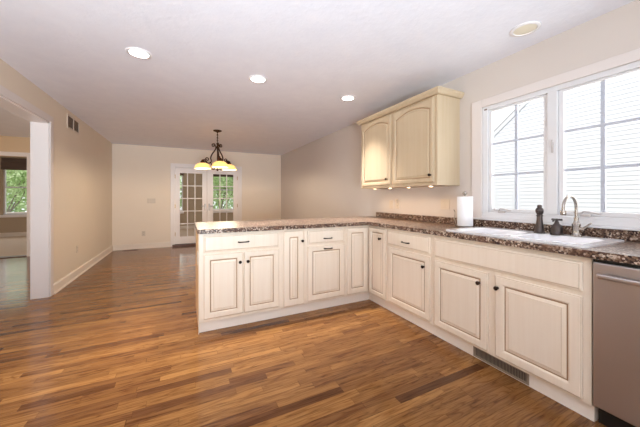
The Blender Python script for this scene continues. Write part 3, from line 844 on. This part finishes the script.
# ------------------------------------------------------------------ chandelier
CH = thing('chandelier', 'bronze three-arm chandelier with amber glass bowl shades over the dining area', 'chandelier', (.563, 5.452, H), -.103)
bm = bmesh.new(); lathe(bm, [(.075, -.0005), (.075, -.012), (.05, -.024), (.018, -.032), (.012, -.045)], (0, 0, 0), 28); obj('canopy', bm, M_iron, CH, True)
bm = bmesh.new()
for k in range(7):      # chain links
    z = -.055-k*.026; pts = []
    for i in range(13):
        a = 2*PI*i/12
        q = (math.cos(a)*.009, math.sin(a)*.018)
        pts.append(((q[0], 0, z+q[1]) if k % 2 else (0, q[0], z+q[1])))
    tube(bm, pts, .0055, 6)
obj('chain', bm, M_iron, CH, True)
bm = bmesh.new(); lathe(bm, [(.004, -.222), (.015, -.232), (.022, -.25), (.013, -.268), (.020, -.29), (.028, -.305), (.018, -.325), (.010, -.35), (.010, -.58), (.018, -.60), (.028, -.625), (.014, -.66), (.012, -.70), (.022, -.725), (.014, -.745), (.003, -.755)], (0, 0, 0), 18)
obj('column', bm, M_iron, CH, True)
def spiral(c, r0, r1, a0, turns, n=18):
    return [(c[0]+(r0+(r1-r0)*i/n)*math.cos(a0+turns*2*PI*i/n), c[1]+(r0+(r1-r0)*i/n)*math.sin(a0+turns*2*PI*i/n)) for i in range(n+1)]
for ang in (160, 280, 40):
    ca, sa = math.cos(math.radians(ang)), math.sin(math.radians(ang))
    P = lambda r, z: (r*ca, r*sa, z)
    bm = bmesh.new()
    # long S arm from the hub down and out to the shade cup
    s = smooth_path([(.02, -.30), (.05, -.36), (.10, -.44), (.128, -.52), (.10, -.60), (.16, -.585), (.20, -.53), (.25, -.51), (.29, -.53)])if False else smooth_path([Vector((a, b, 0)) for a, b in [(.018, -.30), (.05, -.37), (.10, -.44), (.125, -.51), (.115, -.57), (.15, -.605), (.205, -.59), (.235, -.545), (.272, -.545)]])
    tube(bm, [P(q[0], q[1]) for q in s], .0115, 8)
    # upper scroll at the hub
    sp_ = spiral((.075, -.275), .038, .010, PI*1.2, -1.3); tube(bm, [P(*q) for q in [(.02, -.315), (.035, -.305)]+sp_], .009, 7)
    # small scroll behind the shade cup
    sp_ = spiral((.190, -.535), .042, .012, -PI*.5, 1.35); tube(bm, [P(*q) for q in sp_], .009, 7)
    # foot scroll towards the finial
    sp_ = spiral((.075, -.700), .036, .010, PI*.4, -1.2); tube(bm, [P(*q) for q in [(.120, -.60), (.105, -.635)]+sp_], .0085, 7)
    am = obj('arm', bm, M_iron, CH, True)
    cx, cy, _ = P(.272, 0)
    bm = bmesh.new(); lathe(bm, [(.008, -.535), (.022, -.545), (.026, -.560), (.040, -.575), (.044, -.590), (.030, -.600)], (cx, cy, 0), 18); obj('shade_cup', bm, M_iron, am, True)
    bm = bmesh.new()
    pr = [(.030, -.600), (.060, -.607), (.100, -.626), (.126, -.655), (.140, -.690), (.143, -.706), (.139, -.706), (.135, -.690), (.122, -.659), (.097, -.631), (.058, -.612), (.030, -.606)]
    lathe(bm, pr, (cx, cy, 0), 32, cap=False); obj('lamp_shade', bm, M_shade, am, True)
    bm = bmesh.new(); lathe(bm, [(.012, -.601), (.016, -.62), (.028, -.645), (.030, -.66), (.022, -.68), (.003, -.688)], (cx, cy, 0), 16); obj('bulb', bm, M_bulb, am, True)
    l = bpy.data.lights.new('bulb_lamp', 'POINT'); l.energy = 20; l.color = (1, .84, .62); l.shadow_soft_size = .03
    o = bpy.data.objects.new('bulb_lamp', l); o.location = (cx, cy, -.698); o.parent = CH; COL.objects.link(o)

# ------------------------------------------------------------------ outdoors
struct(obj('ground', nbox((-40, -20, -1.1), (40, 60, -1.0)), M_grass))
# neighbouring house: clapboard gable facing the kitchen window
HS = thing('neighbour_house', 'white sided neighbouring house with gable seen through the kitchen window', 'house', (8.7, 0, -1.0))
EY, EZ, SL = 5.95, 3.75+.0, .81      # eave y, eave height above ground, rake slope
def rake_y(z): return EY if z < EZ else EY-(z-EZ)/SL
bm = bmesh.new(); z = 0.0; ST = .10; YEND = -6.0; ymid = (EY+YEND)/2
while rake_y(z) > ymid+.1 and z < 9:
    ya = rake_y(z+ST); yb = 2*ymid-ya
    v_ = [bm.verts.new(p) for p in ((-.014, ya, z), (-.014, yb, z), (0, yb, z+ST), (0, ya, z+ST), (.0, ya, z), (.0, yb, z))]
    bm.faces.new(v_[:4]); bm.faces.new((v_[0], v_[4], v_[5], v_[1])); bm.faces.new((v_[0], v_[3], v_[4])); bm.faces.new((v_[1], v_[5], v_[2]))
    z += ST
HZ = EZ+(EY-ymid)*SL
obj('clapboard_siding', bm, M_siding, HS)
bm = bmesh.new()
pv = [(EY, 0), (YEND, 0), (YEND, EZ), (ymid, HZ), (EY, EZ)]
A_ = [bm.verts.new((.01, y, z)) for y, z in pv]; B_ = [bm.verts.new((7, y, z)) for y, z in pv]
bm.faces.new(A_); bm.faces.new(B_)
for i in range(5): bm.faces.new((A_[i], A_[(i+1) % 5], B_[(i+1) % 5], B_[i]))
obj('house_body', bm, M_siding, HS)
bm = bmesh.new()
for s in (0, 1):
    e = EY+.06 if s == 0 else YEND-.06; ez = EZ-.06*SL
    q = [(e, ez+.03), (ymid, HZ+.03), (ymid, HZ+.07), (e, ez+.07)]
    A_ = [bm.verts.new((-.05, y, z)) for y, z in q]; B_ = [bm.verts.new((7.2, y, z)) for y, z in q]
    bm.faces.new(A_); bm.faces.new(B_)
    for i in range(4): bm.faces.new((A_[i], A_[(i+1) % 4], B_[(i+1) % 4], B_[i]))
obj('roof', bm, M_roof, HS)
bm = bmesh.new()
for s in (0, 1):
    e = EY+.06 if s == 0 else YEND-.06; ez = EZ-.06*SL
    q = [(e, ez-.10), (ymid, HZ-.10), (ymid, HZ+.028), (e, ez+.028)]
    A_ = [bm.verts.new((-.04, y, z)) for y, z in q]; B_ = [bm.verts.new((-.016, y, z)) for y, z in q]
    bm.faces.new(A_); bm.faces.new(B_)
    for i in range(4): bm.faces.new((A_[i], A_[(i+1) % 4], B_[(i+1) % 4], B_[i]))
obj('rake_board', bm, M_siding, HS)

# deck railing beyond the sunroom
DK = thing('deck_railing', 'weathered deck railing outside the sunroom windows', 'railing', (0, 13.8, -1.0))
bm = bmesh.new(); box(bm, (-9, -1.5, .6), (5, .2, .72)); obj('deck_boards', bm, M_deck, DK)
bm = bmesh.new(); box(bm, (-9, -.05, 1.66), (5, .09, 1.70), .005); box(bm, (-9, 0, .82), (5, .04, .87)); obj('rails', bm, M_trim, DK)
bm = bmesh.new()
for k in range(92): box(bm, (-8.95+k*.152, 0, .87), (-8.91+k*.152, .04, 1.66))
o = obj('balusters', bm, M_trim, DK); o['kind'] = 'stuff'

# trees
def tree(label, loc, h_, cr, n, seed, leafsize=.16):
    rnd_ = random.Random(seed)
    T = thing('tree', label, 'tree', loc, 0, 'trees behind the sunroom')
    bm = bmesh.new(); tips = []
    def branch(p, d, ln, r, lvl):
        pts = [p]; q = Vector(p); dd = Vector(d)
        for i in range(4):
            dd = (dd+Vector((rnd_.uniform(-.25, .25), rnd_.uniform(-.25, .25), rnd_.uniform(-.05, .2)))).normalized()
            q = q+dd*ln/4; pts.append(q.copy())
        tube(bm, pts, [r*(1-.14*i) for i in range(5)], 6)
        if lvl >= 2: tips.append(pts[-1]); tips.append(pts[2]); return
        for k in range(5 if lvl == 0 else 4):
            a = rnd_.uniform(0, 2*PI); st = pts[rnd_.choice((2, 3, 4))]
            branch(st, (dd+Vector((math.cos(a), math.sin(a), rnd_.uniform(-.1, .5)))*.95).normalized(), ln*.62, r*.45, lvl+1)
    branch(Vector((0, 0, 0)), Vector((0, 0, 1)), h_*.5, .07, 0)
    obj('trunk', bm, M_bark, T, True)
    bm = bmesh.new()
    for i in range(n):
        c_ = rnd_.choice(tips)+Vector((rnd_.gauss(0, cr), rnd_.gauss(0, cr), rnd_.gauss(0, cr*.8)))
        s = leafsize*rnd_.uniform(.6, 1.2)
        u = Vector((rnd_.gauss(0, 1), rnd_.gauss(0, 1), rnd_.gauss(0, 1))).normalized(); v_ = u.orthogonal().normalized()
        w_ = u.cross(v_)*.18*s
        bm.faces.new([bm.verts.new(c_+u*s*.5), bm.verts.new(c_+v_*s*.28+w_), bm.verts.new(c_-u*s*.5), bm.verts.new(c_-v_*s*.28+w_)])
    obj('foliage', bm, M_leaf, T)
    return T
tree('spreading tree seen through the window in the far left room', (-7.0, 17.2, -1), 5.5, .6, 5200, 3)
tree('dense green tree seen through the right glazed door', (2.0, 16.6, -1), 5.5, .65, 7500, 8)
tree('bushy green tree beyond the narrow window at the left glazed door', (-1.6, 21.5, -1), 6, .65, 6500, 11)

# hedge closing the garden behind the deck
hr = random.Random(21)
HG = thing('hedge', 'long pale green hedge at the end of the garden behind the deck', 'hedge', (-5, 33, -1.0))
for k in range(13):
    bm = bmesh.new(); tube(bm, [(-15.6+k*2.6, 0, 0), (-15.5+k*2.6, .1, 1.2), (-15.7+k*2.6, 0, 2.6)], [.06, .05, .03], 6)
    obj('stem', bm, M_bark, HG)
bm = bmesh.new()
for i in range(15000):
    c_ = Vector((hr.uniform(-17, 17), hr.gauss(0, .5), hr.uniform(.1, 4.2)+hr.gauss(0, .25)))
    s_ = hr.uniform(.24, .44)
    u = Vector((hr.gauss(0, 1), hr.gauss(0, 1), hr.gauss(0, 1))).normalized(); v_ = u.orthogonal().normalized(); w_ = u.cross(v_)*.18*s_
    bm.faces.new([bm.verts.new(c_+u*s_*.5), bm.verts.new(c_+v_*s_*.32+w_), bm.verts.new(c_-u*s_*.5), bm.verts.new(c_-v_*s_*.32+w_)])
obj('foliage', bm, M_leaf, HG)
